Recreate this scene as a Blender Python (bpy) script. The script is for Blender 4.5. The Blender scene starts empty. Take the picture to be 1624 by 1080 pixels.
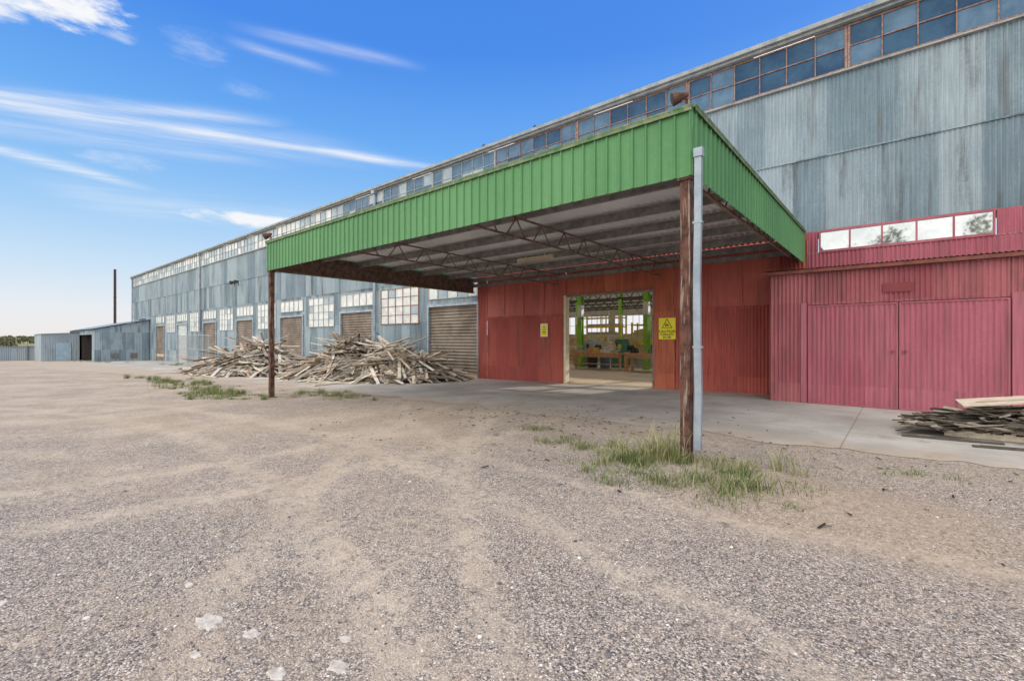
import bpy, math, random
import numpy as np
from mathutils import Vector, Matrix, noise as mn
random.seed(7); rng=np.random.default_rng(7)
sc=bpy.context.scene
sc.view_settings.view_transform='Standard'; sc.view_settings.look='None'; sc.view_settings.exposure=0
COL=sc.collection
R=random.uniform
# ---------------------------------------------------------------- node helper
class G:
    def __init__(s,tree): s.t=tree; s.t.nodes.clear()
    def n(s,typ,ins=None,**p):
        nd=s.t.nodes.new(typ)
        for k,v in p.items(): setattr(nd,k,v)
        if ins:
            for k,v in ins.items(): s.put(nd.inputs[k],v)
        return nd
    def put(s,sock,v):
        if isinstance(v,bpy.types.NodeSocket): s.t.links.new(v,sock)
        elif isinstance(v,(tuple,list)):
            v=list(v)
            if sock.type=='RGBA' and len(v)==3: v.append(1)
            sock.default_value=v
        else: sock.default_value=v
    def m(s,op,a,b=None,c=None,clamp=False):
        nd=s.n('ShaderNodeMath',operation=op,use_clamp=clamp)
        for i,v in enumerate((a,b,c)):
            if v is not None: s.put(nd.inputs[i],v)
        return nd.outputs[0]
    def mix(s,f,a,b,mode='MIX'):
        nd=s.n('ShaderNodeMixRGB',blend_type=mode)
        s.put(nd.inputs[0],f); s.put(nd.inputs[1],a); s.put(nd.inputs[2],b)
        return nd.outputs[0]
    def noise(s,vec,scale=1,detail=4,rough=.55,out='Fac',dist=0):
        nd=s.n('ShaderNodeTexNoise',{'Vector':vec,'Scale':scale,'Detail':detail,'Roughness':rough,'Distortion':dist})
        return nd.outputs[out]
    def ss(s,v,a,b,lo=0,hi=1):
        nd=s.n('ShaderNodeMapRange',{'Value':v,'From Min':a,'From Max':b,'To Min':lo,'To Max':hi},interpolation_type='SMOOTHSTEP')
        return nd.outputs[0]
    def ramp(s,v,stops,interp='LINEAR'):
        nd=s.n('ShaderNodeValToRGB',{'Fac':v}); cr=nd.color_ramp; cr.interpolation=interp
        while len(cr.elements)<len(stops): cr.elements.new(.5)
        for e,(p,c) in zip(cr.elements,stops):
            e.position=p; e.color=(*c,1)
        return nd.outputs[0]
    def xyz(s,v):
        nd=s.n('ShaderNodeSeparateXYZ',{0:v}); return nd.outputs[0],nd.outputs[1],nd.outputs[2]
    def vec(s,x,y,z):
        nd=s.n('ShaderNodeCombineXYZ',{0:x,1:y,2:z}); return nd.outputs[0]
    def pos(s): return s.n('ShaderNodeNewGeometry').outputs['Position']
    def bump(s,h,strength=.3,dist=.01):
        return s.n('ShaderNodeBump',{'Height':h,'Strength':strength,'Distance':dist}).outputs[0]
    def bsdf(s,col,rough=.7,metal=0,normal=None,spec=.4):
        nd=s.n('ShaderNodeBsdfPrincipled',{'Base Color':col,'Roughness':rough,'Metallic':metal,'Specular IOR Level':spec})
        if normal is not None: s.put(nd.inputs['Normal'],normal)
        o=s.n('ShaderNodeOutputMaterial'); s.t.links.new(nd.outputs[0],o.inputs[0]); return nd
def newmat(name):
    m=bpy.data.materials.new(name); m.use_nodes=True; return m,G(m.node_tree)

def sheet_mat(name,c1,c2,stain,amt=.5,sheet=.76,rough=.55,metal=0.,sx=2.5,sz=.22,lo=.5,hi=.75,var=.5,spec=.35,hair_=.35):
    m,g=newmat(name); p=g.pos(); x,y,z=g.xyz(p); u=g.m('ADD',x,g.m('MULTIPLY',y,1.0))
    cell=g.m('FLOOR',g.m('DIVIDE',u,sheet)); row=g.m('FLOOR',g.m('DIVIDE',g.m('SUBTRACT',z,.5),2.06))
    wn=g.n('ShaderNodeTexWhiteNoise',{'Vector':g.vec(cell,row,0)}).outputs['Value']
    big=g.noise(p,.6,3); st=g.noise(g.vec(g.m('MULTIPLY',u,sx),g.m('MULTIPLY',row,7.3),g.m('MULTIPLY',z,sz)),1,4,.65)
    fine=g.noise(p,14,3,.7)
    f=g.m('ADD',g.m('MULTIPLY',wn,var),g.m('MULTIPLY',big,1-var*.6))
    f=g.m('ADD',f,g.m('MULTIPLY',g.m('SUBTRACT',fine,.5),.5))
    c=g.mix(g.ss(f,.15,.95),c1,c2)
    mask=g.m('MULTIPLY',g.ss(g.m('ADD',st,g.m('MULTIPLY',g.m('SUBTRACT',fine,.5),.25)),lo,hi),amt)
    c=g.mix(mask,c,stain)
    hair=g.noise(g.vec(g.m('MULTIPLY',u,30),0,g.m('MULTIPLY',z,.9)),1,2,.6)
    c=g.mix(hair_,c,g.ramp(hair,[(.3,(.5,.5,.5)),(.7,(1.3,1.3,1.3))]),'MULTIPLY')
    g.bsdf(c,rough,metal,None,spec)
    return m
def plain_mat(name,c1,c2,scale=6,rough=.7,metal=0,bump=.15,spec=.35,detail=3):
    m,g=newmat(name); p=g.pos(); n1=g.noise(p,scale,detail,.65)
    c=g.mix(g.ss(n1,.3,.7),c1,c2); g.bsdf(c,rough,metal,g.bump(n1,bump,.01) if bump else None,spec); return m
def island_mat(name,stops,rough=.8,scale=20,tex=True):
    m,g=newmat(name); r=g.n('ShaderNodeNewGeometry').outputs['Random Per Island']
    c=g.ramp(r,stops)
    if tex:
        n1=g.noise(g.pos(),scale,3,.7); c=g.mix(.6,c,g.ramp(n1,[(.3,(.6,.6,.6)),(.7,(1.25,1.22,1.18))]),'MULTIPLY')
    g.bsdf(c,rough,0,None,.2); return m

# ---------------------------------------------------------------- materials
GALV=sheet_mat('galvanised_sheet',(.165,.235,.285),(.35,.435,.485),(.09,.11,.12),.75,metal=.1,lo=.50,hi=.70,var=.6)
GALVR=sheet_mat('galvanised_sheet_streaked',(.17,.245,.295),(.36,.445,.49),(.125,.125,.12),.65,metal=.1,lo=.55,hi=.72,var=.6,sx=4,hair_=.45)
GREEN=sheet_mat('green_painted_ribbed_sheet',(.07,.22,.085),(.11,.295,.115),(.26,.30,.21),.5,sheet=.8,rough=.5,sx=5,sz=.8,lo=.64,hi=.80,var=.35,hair_=.22)
GREENC=plain_mat('green_capping',(.07,.16,.06),(.22,.26,.16),9)
REDW=sheet_mat('red_brown_painted_sheet',(.38,.078,.06),(.50,.135,.10),(.22,.07,.055),.65,rough=.6,sx=3,sz=.4,var=.5)
REDE=sheet_mat('rusty_red_entrance_sheet',(.37,.075,.065),(.51,.135,.105),(.24,.075,.065),.7,rough=.6,sx=3,sz=.35,var=.55,lo=.44,hi=.70)
REDC=sheet_mat('crimson_painted_sheet',(.30,.08,.10),(.42,.145,.165),(.19,.085,.085),.7,rough=.6,sx=3,sz=.5,var=.5,lo=.46,hi=.72)
REDD=sheet_mat('faded_crimson_door_sheet',(.36,.09,.13),(.46,.155,.20),(.25,.095,.115),.65,sheet=1.2,rough=.6,sx=6,sz=.35,var=.45,lo=.44,hi=.7)
REDO=sheet_mat('orange_red_painted_sheet',(.46,.12,.068),(.57,.19,.105),(.30,.09,.055),.7,rough=.6,var=.5,sx=4,sz=.6,lo=.45,hi=.7)
MAROON=plain_mat('maroon_rusty_flashing',(.13,.045,.035),(.24,.08,.06),5,.6)
REDPATCH=plain_mat('dark_red_panel',(.20,.035,.045),(.23,.045,.055),5,.5)
RUST=plain_mat('rusty_steel',(.07,.035,.025),(.15,.075,.05),7,.85,0,.4)
RUSTD=plain_mat('dark_rusty_chimney',(.035,.025,.02),(.075,.045,.035),2,.85,0,.2)
m,g=newmat('rusty_post_paint'); p=g.pos(); px_,py_,pz_=g.xyz(p); n1=g.noise(p,5,5,.7); n2=g.noise(g.vec(g.m('MULTIPLY',px_,30),g.m('MULTIPLY',py_,30),g.m('MULTIPLY',pz_,2)),1,3,.6)
c=g.mix(g.ss(n1,.38,.62),(.055,.028,.022),(.15,.075,.055)); c=g.mix(g.ss(n2,.53,.66,0,.8),c,(.34,.29,.25)); g.bsdf(c,.85,0,g.bump(n1,.5,.01),.2); RUSTP=m
STEEL=plain_mat('grey_brown_steel',(.15,.14,.135),(.26,.25,.24),5,.7)
TRUSSM=plain_mat('brown_truss_steel',(.11,.07,.05),(.23,.165,.13),6,.75)
PIPE=plain_mat('pale_blue_grey_pipe',(.24,.30,.36),(.37,.43,.48),3,.45,.2)
TRIM=plain_mat('weathered_eave_trim',(.22,.25,.26),(.36,.38,.37),3,.6)
CEIL=sheet_mat('zinc_ceiling_sheet',(.54,.56,.58),(.70,.72,.73),(.44,.44,.43),.35,sheet=.76,rough=.6,sx=1.5,sz=1,var=.4,hair_=0)
WFRAME=plain_mat('pale_window_frame',(.27,.31,.32),(.40,.42,.41),8,.6)
RFRAME=plain_mat('rusty_window_frame',(.20,.10,.075),(.36,.24,.20),10,.7)
def pane(name,c1,c2,rough,spec=.5,sc_=1.5):
    m,g=newmat(name); p=g.pos(); n1=g.noise(p,sc_,4,.7); g.bsdf(g.mix(g.ss(n1,.3,.7),c1,c2),rough,0,None,spec); return m
PW=pane('frosted_white_pane',(.50,.55,.56),(.75,.77,.75),.3)
PW2=pane('grey_frosted_pane',(.24,.33,.40),(.40,.48,.53),.3,.3)
PD=pane('dark_blue_glass',(.022,.06,.125),(.05,.115,.20),.12,.1,.8)
PD2=pane('mid_blue_glass',(.07,.14,.23),(.12,.21,.31),.2,.12,2)
m,g=newmat('reflective_window_glass'); p=g.pos(); n1=g.noise(p,2,4,.7); g.bsdf(g.mix(g.ss(n1,.35,.65),(.40,.44,.46),(.50,.53,.54)),.03,.88,None,.5); PR=m
m,g=newmat('added_translucent_strip'); tb=g.n('ShaderNodeBsdfTranslucent',{'Color':(.85,.82,.74,1)}); o=g.n('ShaderNodeOutputMaterial'); g.t.links.new(tb.outputs[0],o.inputs[0]); FILLSTRIP=m  # translucent strips added in the unseen roof to brighten the interior
m,g=newmat('roller_shutter_brown'); p=g.pos(); x,y,z=g.xyz(p)
n1=g.noise(p,1.2,4,.7); sl=g.m('FRACT',g.m('DIVIDE',z,.15))
c=g.mix(g.ss(n1,.35,.65),(.18,.145,.115),(.30,.255,.21)); c=g.mix(g.ss(g.m('ABSOLUTE',g.m('SUBTRACT',sl,.5)),.34,.48,0,.75),c,(.07,.055,.04)); g.bsdf(c,.75); ROLL=m
ROLLW=plain_mat('roller_shutter_white',(.45,.52,.53),(.60,.64,.63),2,.5)
m,g=newmat('concrete_apron'); p=g.pos(); x,y,z=g.xyz(p)
n1=g.noise(p,.5,4,.6); n2=g.noise(p,40,2,.7); n3=g.noise(p,1.6,4,.7)
c=g.mix(g.ss(n1,.35,.65),(.37,.35,.32),(.51,.495,.465)); c=g.mix(.4,c,g.ramp(n2,[(.3,(.72,.72,.72)),(.7,(1.2,1.2,1.2))]),'MULTIPLY')
edge=g.m('SUBTRACT',g.m('ADD',g.m('MULTIPLY',g.m('SUBTRACT',n3,.5),5),9.6),y)
c=g.mix(g.ss(edge,0,1.8,0,.9),c,(.43,.355,.28))
c=g.mix(g.ss(n3,.56,.7,0,.5),c,(.28,.235,.19))
def joint(co,per):
    fr=g.m('ABSOLUTE',g.m('SUBTRACT',g.m('FRACT',g.m('DIVIDE',co,per)),.5)); return g.ss(fr,.4965,.499)
j=g.m('MAXIMUM',joint(g.m('ADD',x,.7),4.2),joint(g.m('ADD',y,.3),3.4)); c=g.mix(g.m('MULTIPLY',j,.55),c,(.14,.12,.10))
g.bsdf(c,.85,0,g.bump(n2,.15,.004),.25); CONC=m
FLOORM=plain_mat('warehouse_floor',(.54,.41,.27),(.68,.55,.39),.8,.6)
# ground
m,g=newmat('gravel_and_dirt'); p=g.pos(); x,y,z=g.xyz(p)
def vor(scale): 
    nd=g.n('ShaderNodeTexVoronoi',{'Vector':p,'Scale':scale}); return nd.outputs['Distance'],g.n('ShaderNodeSeparateColor',{0:nd.outputs['Color']}).outputs
d1,c1=vor(100); d2,c2=vor(42)
stone=g.ramp(c1[0],[(0,(.085,.08,.09)),(.2,(.20,.19,.195)),(.4,(.35,.31,.29)),(.6,(.51,.42,.365)),(.8,(.57,.50,.45)),(.94,(.67,.63,.58)),(1,(.88,.85,.80))])
stone=g.mix(.85,stone,g.ramp(d1,[(.25,(1.12,1.12,1.10)),(.75,(.43,.395,.365))]),'MULTIPLY')
s2=g.ramp(c2[1],[(0,(.12,.115,.135)),(.4,(.41,.34,.30)),(.7,(.56,.48,.42)),(1,(.78,.73,.67))])
big=g.m('MULTIPLY',g.ss(c2[0],.80,.82),g.ss(d2,.42,.36))
stone=g.mix(big,stone,s2)
fn=g.noise(p,55,3,.75); mid=g.noise(p,6,4,.65); grain=g.noise(p,17,4,.8)
dirt=g.mix(g.ss(g.noise(p,.9,4,.6),.35,.65),(.45,.365,.285),(.58,.49,.395))
dirt=g.mix(.9,dirt,g.ramp(fn,[(.3,(.62,.60,.58)),(.7,(1.26,1.26,1.25))]),'MULTIPLY')
dirt=g.mix(g.m('MULTIPLY',g.ss(c1[1],.46,.54),g.ss(d1,.5,.3)),dirt,stone)
lg=g.noise(p,.32,4,.6)
tr=g.noise(g.vec(g.m('ADD',g.m('MULTIPLY',x,.10),g.m('MULTIPLY',y,.22)),g.m('SUBTRACT',g.m('MULTIPLY',y,1.25),g.m('MULTIPLY',x,.30)),0),1,2,.5)
dist=g.m('ADD',g.m('MULTIPLY',x,-.6428),g.m('MULTIPLY',y,.766))
bias=g.ss(dist,2.0,10,-.06,.20)
wob=g.m('MULTIPLY',g.m('SUBTRACT',g.noise(p,.8,3),.5),.5)
def arc(cx,cy,r,w_):
    a=g.m('SUBTRACT',x,cx); b=g.m('SUBTRACT',y,cy); l=g.m('SQRT',g.m('ADD',g.m('MULTIPLY',a,a),g.m('MULTIPLY',b,b)))
    return g.ss(g.m('ABSOLUTE',g.m('ADD',g.m('SUBTRACT',l,r),wob)),w_,w_*.15)
trk=arc(6.5,14.5,15.0,.26)
for q in ((6.5,14.5,16.6,.26),(-27,5,20.2,.28),(-27,5,21.8,.28),(-2,16,11.6,.2),(-9,-22,24.5,.3),(-9,-22,26.1,.3)): trk=g.m('MAXIMUM',trk,arc(*q))
trk=g.m('MULTIPLY',trk,g.ss(mid,.30,.58,.25,1))
mk_=g.m('ADD',g.m('ADD',g.m('MULTIPLY',lg,.9),g.m('MULTIPLY',tr,.28)),bias); mk_=g.m('SUBTRACT',mk_,.15)
mk_=g.m('ADD',mk_,g.m('MULTIPLY',g.m('SUBTRACT',mid,.5),.65))
mk_=g.m('ADD',mk_,g.m('MULTIPLY',g.m('SUBTRACT',grain,.5),.65))
mk_=g.m('ADD',mk_,g.m('MULTIPLY',trk,.17))
D=g.ss(mk_,.34,.78,.05,.90)
c=g.mix(D,stone,dirt)
c=g.mix(.8,c,g.ramp(grain,[(.3,(.74,.73,.72)),(.5,(1,1,1)),(.7,(1.19,1.18,1.17))]),'MULTIPLY')
c=g.mix(g.m('MULTIPLY',trk,.20),c,(.62,.54,.45))
sx=g.m('DIVIDE',g.m('ADD',x,.6),1.8); sy=g.m('DIVIDE',g.m('SUBTRACT',y,5.4),1.3)
rr=g.m('ADD',g.m('ADD',g.m('MULTIPLY',sx,sx),g.m('MULTIPLY',sy,sy)),g.m('MULTIPLY',mid,1.6))
c=g.mix(g.ss(rr,2.1,.8,0,.5),c,g.mix(g.ss(grain,.3,.7),(.31,.23,.155),(.57,.455,.335)))
c=g.mix(g.m('MULTIPLY',g.ss(g.noise(p,.7,4,.75),.58,.68),.25),c,(.27,.23,.20))
far=g.ss(x,-88,-96)
fg=g.mix(g.ss(g.noise(p,.02,3),.4,.6),(.32,.27,.15),(.20,.20,.10)); c=g.mix(far,c,fg)
h=g.m('ADD',g.m('MULTIPLY',g.m('SUBTRACT',1,d1),.8),g.m('MULTIPLY',fn,.6)); h=g.m('ADD',h,g.m('MULTIPLY',mid,1.5)); h=g.m('ADD',h,g.m('MULTIPLY',grain,1.2)); h=g.m('SUBTRACT',h,g.m('MULTIPLY',trk,1.0))
g.bsdf(c,.92,0,g.bump(h,.65,.014),.2); GROUND=m
WOODI=island_mat('weathered_boards',[(0,(.07,.055,.042)),(.16,(.16,.125,.095)),(.22,(.32,.29,.255)),(.45,(.47,.43,.38)),(.5,(.60,.53,.42)),(.68,(.72,.65,.54)),(.73,(.40,.30,.22)),(.8,(.50,.38,.29)),(.86,(.60,.57,.53)),(1,(.80,.77,.71))],.85,12)
SCRAP=island_mat('dark_scrap_wood',[(0,(.028,.025,.022)),(.5,(.09,.078,.066)),(.78,(.19,.16,.13)),(.92,(.38,.34,.28)),(1,(.5,.45,.37))],.9,18)
PEB=island_mat('pebbles',[(0,(.08,.077,.09)),(.25,(.21,.195,.20)),(.5,(.38,.315,.27)),(.7,(.53,.43,.365)),(.9,(.62,.56,.50)),(1,(.88,.85,.80))],.8,90,False)
GRASS=island_mat('grass_blades',[(0,(.06,.10,.028)),(.4,(.115,.18,.045)),(.65,(.19,.24,.08)),(.82,(.35,.34,.17)),(1,(.54,.47,.31))],.75,8,False)
DRYG=island_mat('dry_grass_blades',[(0,(.14,.19,.065)),(.45,(.30,.31,.14)),(1,(.54,.48,.30))],.8,8,False)
LEAF=island_mat('foliage',[(0,(.03,.05,.015)),(.6,(.07,.10,.03)),(1,(.14,.16,.06))],.8,3,False)
LEAFD=island_mat('dull_far_foliage',[(0,(.05,.055,.035)),(.6,(.09,.095,.055)),(1,(.16,.15,.09))],.9,3,False)
BARK=plain_mat('tree_bark',(.12,.09,.07),(.22,.18,.14),4,.9)
PALEW=plain_mat('pale_new_board',(.50,.43,.34),(.64,.56,.45),5,.7)
CREAM=plain_mat('cream_painted_jamb',(.55,.48,.34),(.68,.61,.46),4,.6)
YEL=plain_mat('yellow_paint',(.72,.52,.04),(.78,.58,.06),3,.45,0,.02)
SYEL=plain_mat('yellow_sign_face',(.85,.76,.02),(.88,.80,.04),3,.4,0,0)
BLACK=plain_mat('black_sign_ink',(.015,.015,.015),(.02,.02,.02),3,.5,0,0)
WHITE=plain_mat('white_paint',(.70,.70,.67),(.78,.78,.76),4,.5)
CGREEN=plain_mat('bright_green_paint',(.24,.50,.05),(.32,.60,.08),4,.5)
MGREEN=plain_mat('machine_green_paint',(.08,.22,.16),(.12,.28,.2),4,.5)
BLUE=plain_mat('blue_paint',(.10,.17,.26),(.14,.21,.30),4,.5)
PBLUE=plain_mat('pale_blue_paint',(.32,.45,.55),(.42,.55,.63),2,.5)
ORANGE=plain_mat('orange_brown_timber',(.52,.30,.14),(.66,.44,.22),5,.6)
DARK=plain_mat('dark_steel',(.03,.03,.03),(.07,.065,.06),5,.6)
CORE=plain_mat('dark_filler_core',(.05,.04,.03),(.12,.09,.07),5,.9)  # dark filler added inside the heaps behind the gaps between boards
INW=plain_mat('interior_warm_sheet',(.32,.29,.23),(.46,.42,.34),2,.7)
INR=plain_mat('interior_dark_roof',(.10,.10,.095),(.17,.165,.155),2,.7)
GREYM=plain_mat('grey_paint',(.40,.42,.43),(.50,.52,.52),4,.5)

# ---------------------------------------------------------------- mesh helper
ORG={}
class MB:
    def __init__(s): s.v=[]; s.f=[]; s.m=[]
    def face(s,pts,m=0):
        b=len(s.v); s.v+= [tuple(p) for p in pts]; s.f.append(tuple(range(b,b+len(pts)))); s.m.append(m)
    def hexa(s,P,m=0):
        b=len(s.v); s.v+=[tuple(p) for p in P]
        for q in ((0,3,2,1),(4,5,6,7),(0,1,5,4),(1,2,6,5),(2,3,7,6),(3,0,4,7)):
            s.f.append(tuple(b+i for i in q)); s.m.append(m)
    def box(s,x0,x1,y0,y1,z0,z1,m=0):
        s.hexa([(x0,y0,z0),(x1,y0,z0),(x1,y1,z0),(x0,y1,z0),(x0,y0,z1),(x1,y0,z1),(x1,y1,z1),(x0,y1,z1)],m)
    def beam(s,p,q,w,h,m=0,roll=0):
        p=Vector(p); q=Vector(q); d=(q-p).normalized(); up=Vector((0,0,1)) if abs(d.z)<.95 else Vector((0,1,0))
        a=d.cross(up).normalized(); b=a.cross(d).normalized()
        if roll: M=Matrix.Rotation(roll,3,d); a=M@a; b=M@b
        a*=w/2; b*=h/2
        s.hexa([p-a-b,p+a-b,q+a-b,q-a-b,p-a+b,p+a+b,q+a+b,q-a+b],m)
    def cyl(s,p,q,r,n=10,m=0,r2=None):
        p=Vector(p); q=Vector(q); d=(q-p).normalized(); up=Vector((0,0,1)) if abs(d.z)<.95 else Vector((0,1,0))
        a=d.cross(up).normalized(); b=a.cross(d); r2=r if r2 is None else r2; k=len(s.v)
        for i in range(n):
            t=2*math.pi*i/n; o=a*math.cos(t)+b*math.sin(t); s.v.append(tuple(p+o*r)); s.v.append(tuple(q+o*r2))
        for i in range(n):
            j=(i+1)%n; s.f.append((k+2*i,k+2*j,k+2*j+1,k+2*i+1)); s.m.append(m)
        s.f.append(tuple(k+2*i for i in range(n))); s.m.append(m); s.f.append(tuple(k+2*i+1 for i in range(n))[::-1]); s.m.append(m)
    def prof(s,L,pitch,amp,kind):
        o=[]
        if kind=='sin':
            n=max(1,int(L/pitch*6))
            for i in range(n+1):
                u=L*i/n; o.append((u,amp*math.sin(2*math.pi*u/pitch)))
        else:
            k=0
            while k*pitch<L:
                for a,b in ((0,0),(.40,0),(.45,1),(.55,1),(.60,0)):
                    u=(k+a)*pitch
                    if u<L: o.append((u,b*amp))
                k+=1
            o.append((L,0))
        return o
    def corr(s,x0,y0,x1,y1,z0,z1,pitch=.076,amp=.009,m=0,kind='sin',z0b=None,z1b=None):
        L=math.hypot(x1-x0,y1-y0); dx,dy=(x1-x0)/L,(y1-y0)/L; nx,ny=dy,-dx
        z0b=z0 if z0b is None else z0b; z1b=z1 if z1b is None else z1b; k=len(s.v); P=s.prof(L,pitch,amp,kind)
        for u,o in P:
            X=x0+dx*u+nx*o; Y=y0+dy*u+ny*o; f=u/L
            s.v.append((X,Y,z0+(z0b-z0)*f)); s.v.append((X,Y,z1+(z1b-z1)*f))
        for i in range(len(P)-1):
            a=k+2*i; s.f.append((a,a+2,a+3,a+1)); s.m.append(m)
    def flat(s,x0,x1,y0,y1,z0,z1,pitch,amp,m=0,kind='sin'):
        k=len(s.v); P=s.prof(x1-x0,pitch,amp,kind)
        for u,o in P: s.v.append((x0+u,y0,z0+o)); s.v.append((x0+u,y1,z1+o))
        for i in range(len(P)-1):
            a=k+2*i; s.f.append((a,a+2,a+3,a+1)); s.m.append(m)
    def horiz(s,x0,x1,y,z0,z1,pitch,amp,m=0):
        k=len(s.v); P=s.prof(z1-z0,pitch,amp,'sin')
        for u,o in P: s.v.append((x0,y-o,z0+u)); s.v.append((x1,y-o,z0+u))
        for i in range(len(P)-1):
            a=k+2*i; s.f.append((a,a+1,a+3,a+2)); s.m.append(m)
    def wall(s,x0,x1,z0,z1,y,ops,pitch,amp,m=0,kind='sin'):
        xs=sorted({x0,x1}|{min(max(o[i],x0),x1) for o in ops for i in (0,1)})
        for a,b in zip(xs,xs[1:]):
            if b-a<1e-4: continue
            c=(a+b)/2; sp=sorted((o[2],o[3]) for o in ops if o[0]<c<o[1]); z=z0
            for lo,hi in sp:
                if lo>z: s.corr(a,y,b,y,z,lo,pitch,amp,m,kind)
                z=max(z,hi)
            if z<z1: s.corr(a,y,b,y,z,z1,pitch,amp,m,kind)
    def obj(s,name,mats,parent=None,label=None,cat=None,group=None,kind=None,smooth=False,origin=None):
        A=np.array(s.v,dtype=float)
        if origin is None: o=Vector(((A[:,0].min()+A[:,0].max())/2,(A[:,1].min()+A[:,1].max())/2,A[:,2].min()))
        else: o=Vector(origin)
        A=A-np.array(o)
        me=bpy.data.meshes.new(name); me.from_pydata(A.tolist(),[],s.f); 
        for q in (mats if isinstance(mats,(list,tuple)) else [mats]): me.materials.append(q)
        me.polygons.foreach_set('material_index',s.m)
        if smooth: me.polygons.foreach_set('use_smooth',[True]*len(s.f))
        me.update(); ob=bpy.data.objects.new(name,me); return reg(ob,o,parent,label,cat,group,kind)
def reg(ob,o,parent=None,label=None,cat=None,group=None,kind=None):
    COL.objects.link(ob); ORG[ob.name]=Vector(o)
    if parent: ob.parent=parent; ob.location=Vector(o)-ORG[parent.name]
    else: ob.location=o
    for k,v in (('label',label),('category',cat),('group',group),('kind',kind)):
        if v: ob[k]=v
    return ob
def empty(name,loc,label,cat,group=None):
    e=bpy.data.objects.new(name,None); e.empty_display_size=.3; return reg(e,Vector(loc),None,label,cat,group)
def gz(x): return -0.0128*min(max(-x-4,0),91)
def gh(x,y):
    f=min(max((7.6-y)/1.2,0),1)
    b=(mn.noise(Vector((x*.5,y*.7,0)))*.035+mn.noise(Vector((x*1.7,y*2.1,3)))*.014)
    b+=.05*math.exp(-((x+1.9)**2/1.0+(y-5.7)**2/.5))
    return gz(x)+b*f

# ---------------------------------------------------------------- ground
def axis(parts):
    o=set()
    for a,b,s_ in parts:
        n=int(round((b-a)/s_)); o|={round(a+(b-a)*i/n,4) for i in range(n+1)}
    return sorted(o)
xs=axis([(-3000,-600,400),(-600,-100,50),(-100,-40,5),(-95,-94,1),(-40,8,.25),(8,60,4),(60,1500,240)])
ys=axis([(-1500,-60,240),(-60,-4,8),(-4,8.5,.25),(8.5,60,3.5),(60,600,60),(600,3000,400)])
vs=[];fs=[]
for yy in ys:
    for xx in xs:
        if -40<=xx<=8 and -4<=yy<=8.4: z=gh(xx,yy)
        else: z=gz(xx)
        if xx<-250: z+=6.5*min(1,(-250-xx)/350)
        vs.append((xx,yy,z))
nx=len(xs)
for j in range(len(ys)-1):
    for i in range(nx-1):
        a=j*nx+i; fs.append((a,a+1,a+1+nx,a+nx))
mb=MB(); mb.v=vs; mb.f=fs; mb.m=[0]*len(fs); mb.obj('ground',GROUND,kind='structure',smooth=True,origin=(0,0,0))
def aedge(x):
    t=min(max((-x-20)/30,0),1); return 8.3-4*t+.35*mn.noise(Vector((x*.9,0,5)))+.12*mn.noise(Vector((x*4,2,5)))+.3*mn.noise(Vector((x*.25,7,1)))
xa=axis([(-76,-30,.5),(-30,12,.1)]); mb=MB(); k=0
for xx in xa:
    e=aedge(xx)
    if -40<=xx: z0=max(gh(xx,e),gz(xx))+.006
    else: z0=gz(xx)+.006
    for yy,z in ((e,z0),(e+.25,gz(xx)+.012),(12,gz(xx)+.012),(15.3,gz(xx)+.012)): mb.v.append((xx,yy,z))
for i in range(len(xa)-1):
    for j in range(3):
        a=i*4+j; mb.f.append((a,a+4,a+5,a+1)); mb.m.append(0)
mb.obj('concrete_pavement',CONC,kind='structure')
mb=MB(); mb.box(-79,11.8,15.3,44.8,-.3,.016); mb.obj('concrete_floor',FLOORM,kind='structure')

# ---------------------------------------------------------------- warehouse
WH=empty('warehouse',(-34,15.3,0),'long corrugated grey iron warehouse with red entrance front','building')
rollers=[(-18.3-8.4*k,-14.8-8.4*k) for k in range(8)]
wins=[(-22.4-8.4*k,-19.1-8.4*k) for k in range(6)]
ops=[(a,b,-2,3.3) for i,(a,b) in enumerate(rollers)]+[(a,b,3.65,4.4) for a,b in rollers]+[(a,b,2.5,4.4) for a,b in wins]
mb=MB()
mb.wall(-80,-14.82,-1.6,4.60,15.30,ops,.1,.014)
mb.corr(-80,15.27,12,15.27,4.58,6.70,.09,.017)
mb.obj('wall',[GALV],WH,'weathered galvanised corrugated iron cladding')
mb=MB(); mb.corr(-80,15.23,12,15.23,6.64,8.78,.09,.017)
mb.obj('wall',[GALVR],WH,'streaked upper corrugated iron cladding')
mb=MB(); mb.corr(-80,45,-80,15.3,-1.6,10.2,.15,.012); mb.obj('end_wall',[GALV],WH,'galvanised end wall')
mb=MB(); mb.corr(12,15.3,12,45,-1.0,10.2,.15,.012); mb.obj('end_wall',[GALV],WH,'galvanised end wall')
mb=MB()
XB=[-78+4.2*i for i in range(21)]
bo=[(x,x+3.4,2.3,4.2) for x in XB]+[(-78,10.2,8.4,9.85)]
mb.wall(-80,12,-1.6,10.2,45,bo,.3,.01)
for x in XB:
    for q in range(1,5): mb.box(x+.68*q-.02,x+.68*q+.02,44.97,45.03,2.3,4.2)
    mb.box(x,x+3.4,44.975,45.025,3.2,3.24); mb.box(x-.04,x+.04,44.96,45.04,8.4,9.85)
mb.obj('wall',[INW],WH,'rear wall with rows of window openings')
mb=MB()
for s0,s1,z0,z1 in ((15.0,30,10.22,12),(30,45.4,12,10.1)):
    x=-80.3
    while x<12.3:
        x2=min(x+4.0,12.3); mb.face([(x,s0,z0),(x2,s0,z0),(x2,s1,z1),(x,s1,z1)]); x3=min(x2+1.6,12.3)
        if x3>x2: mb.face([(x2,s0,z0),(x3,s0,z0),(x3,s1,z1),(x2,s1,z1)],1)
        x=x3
mb.obj('roof',[INR,FILLSTRIP],WH,'low gable iron roof with added translucent strips that brighten the interior')
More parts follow.
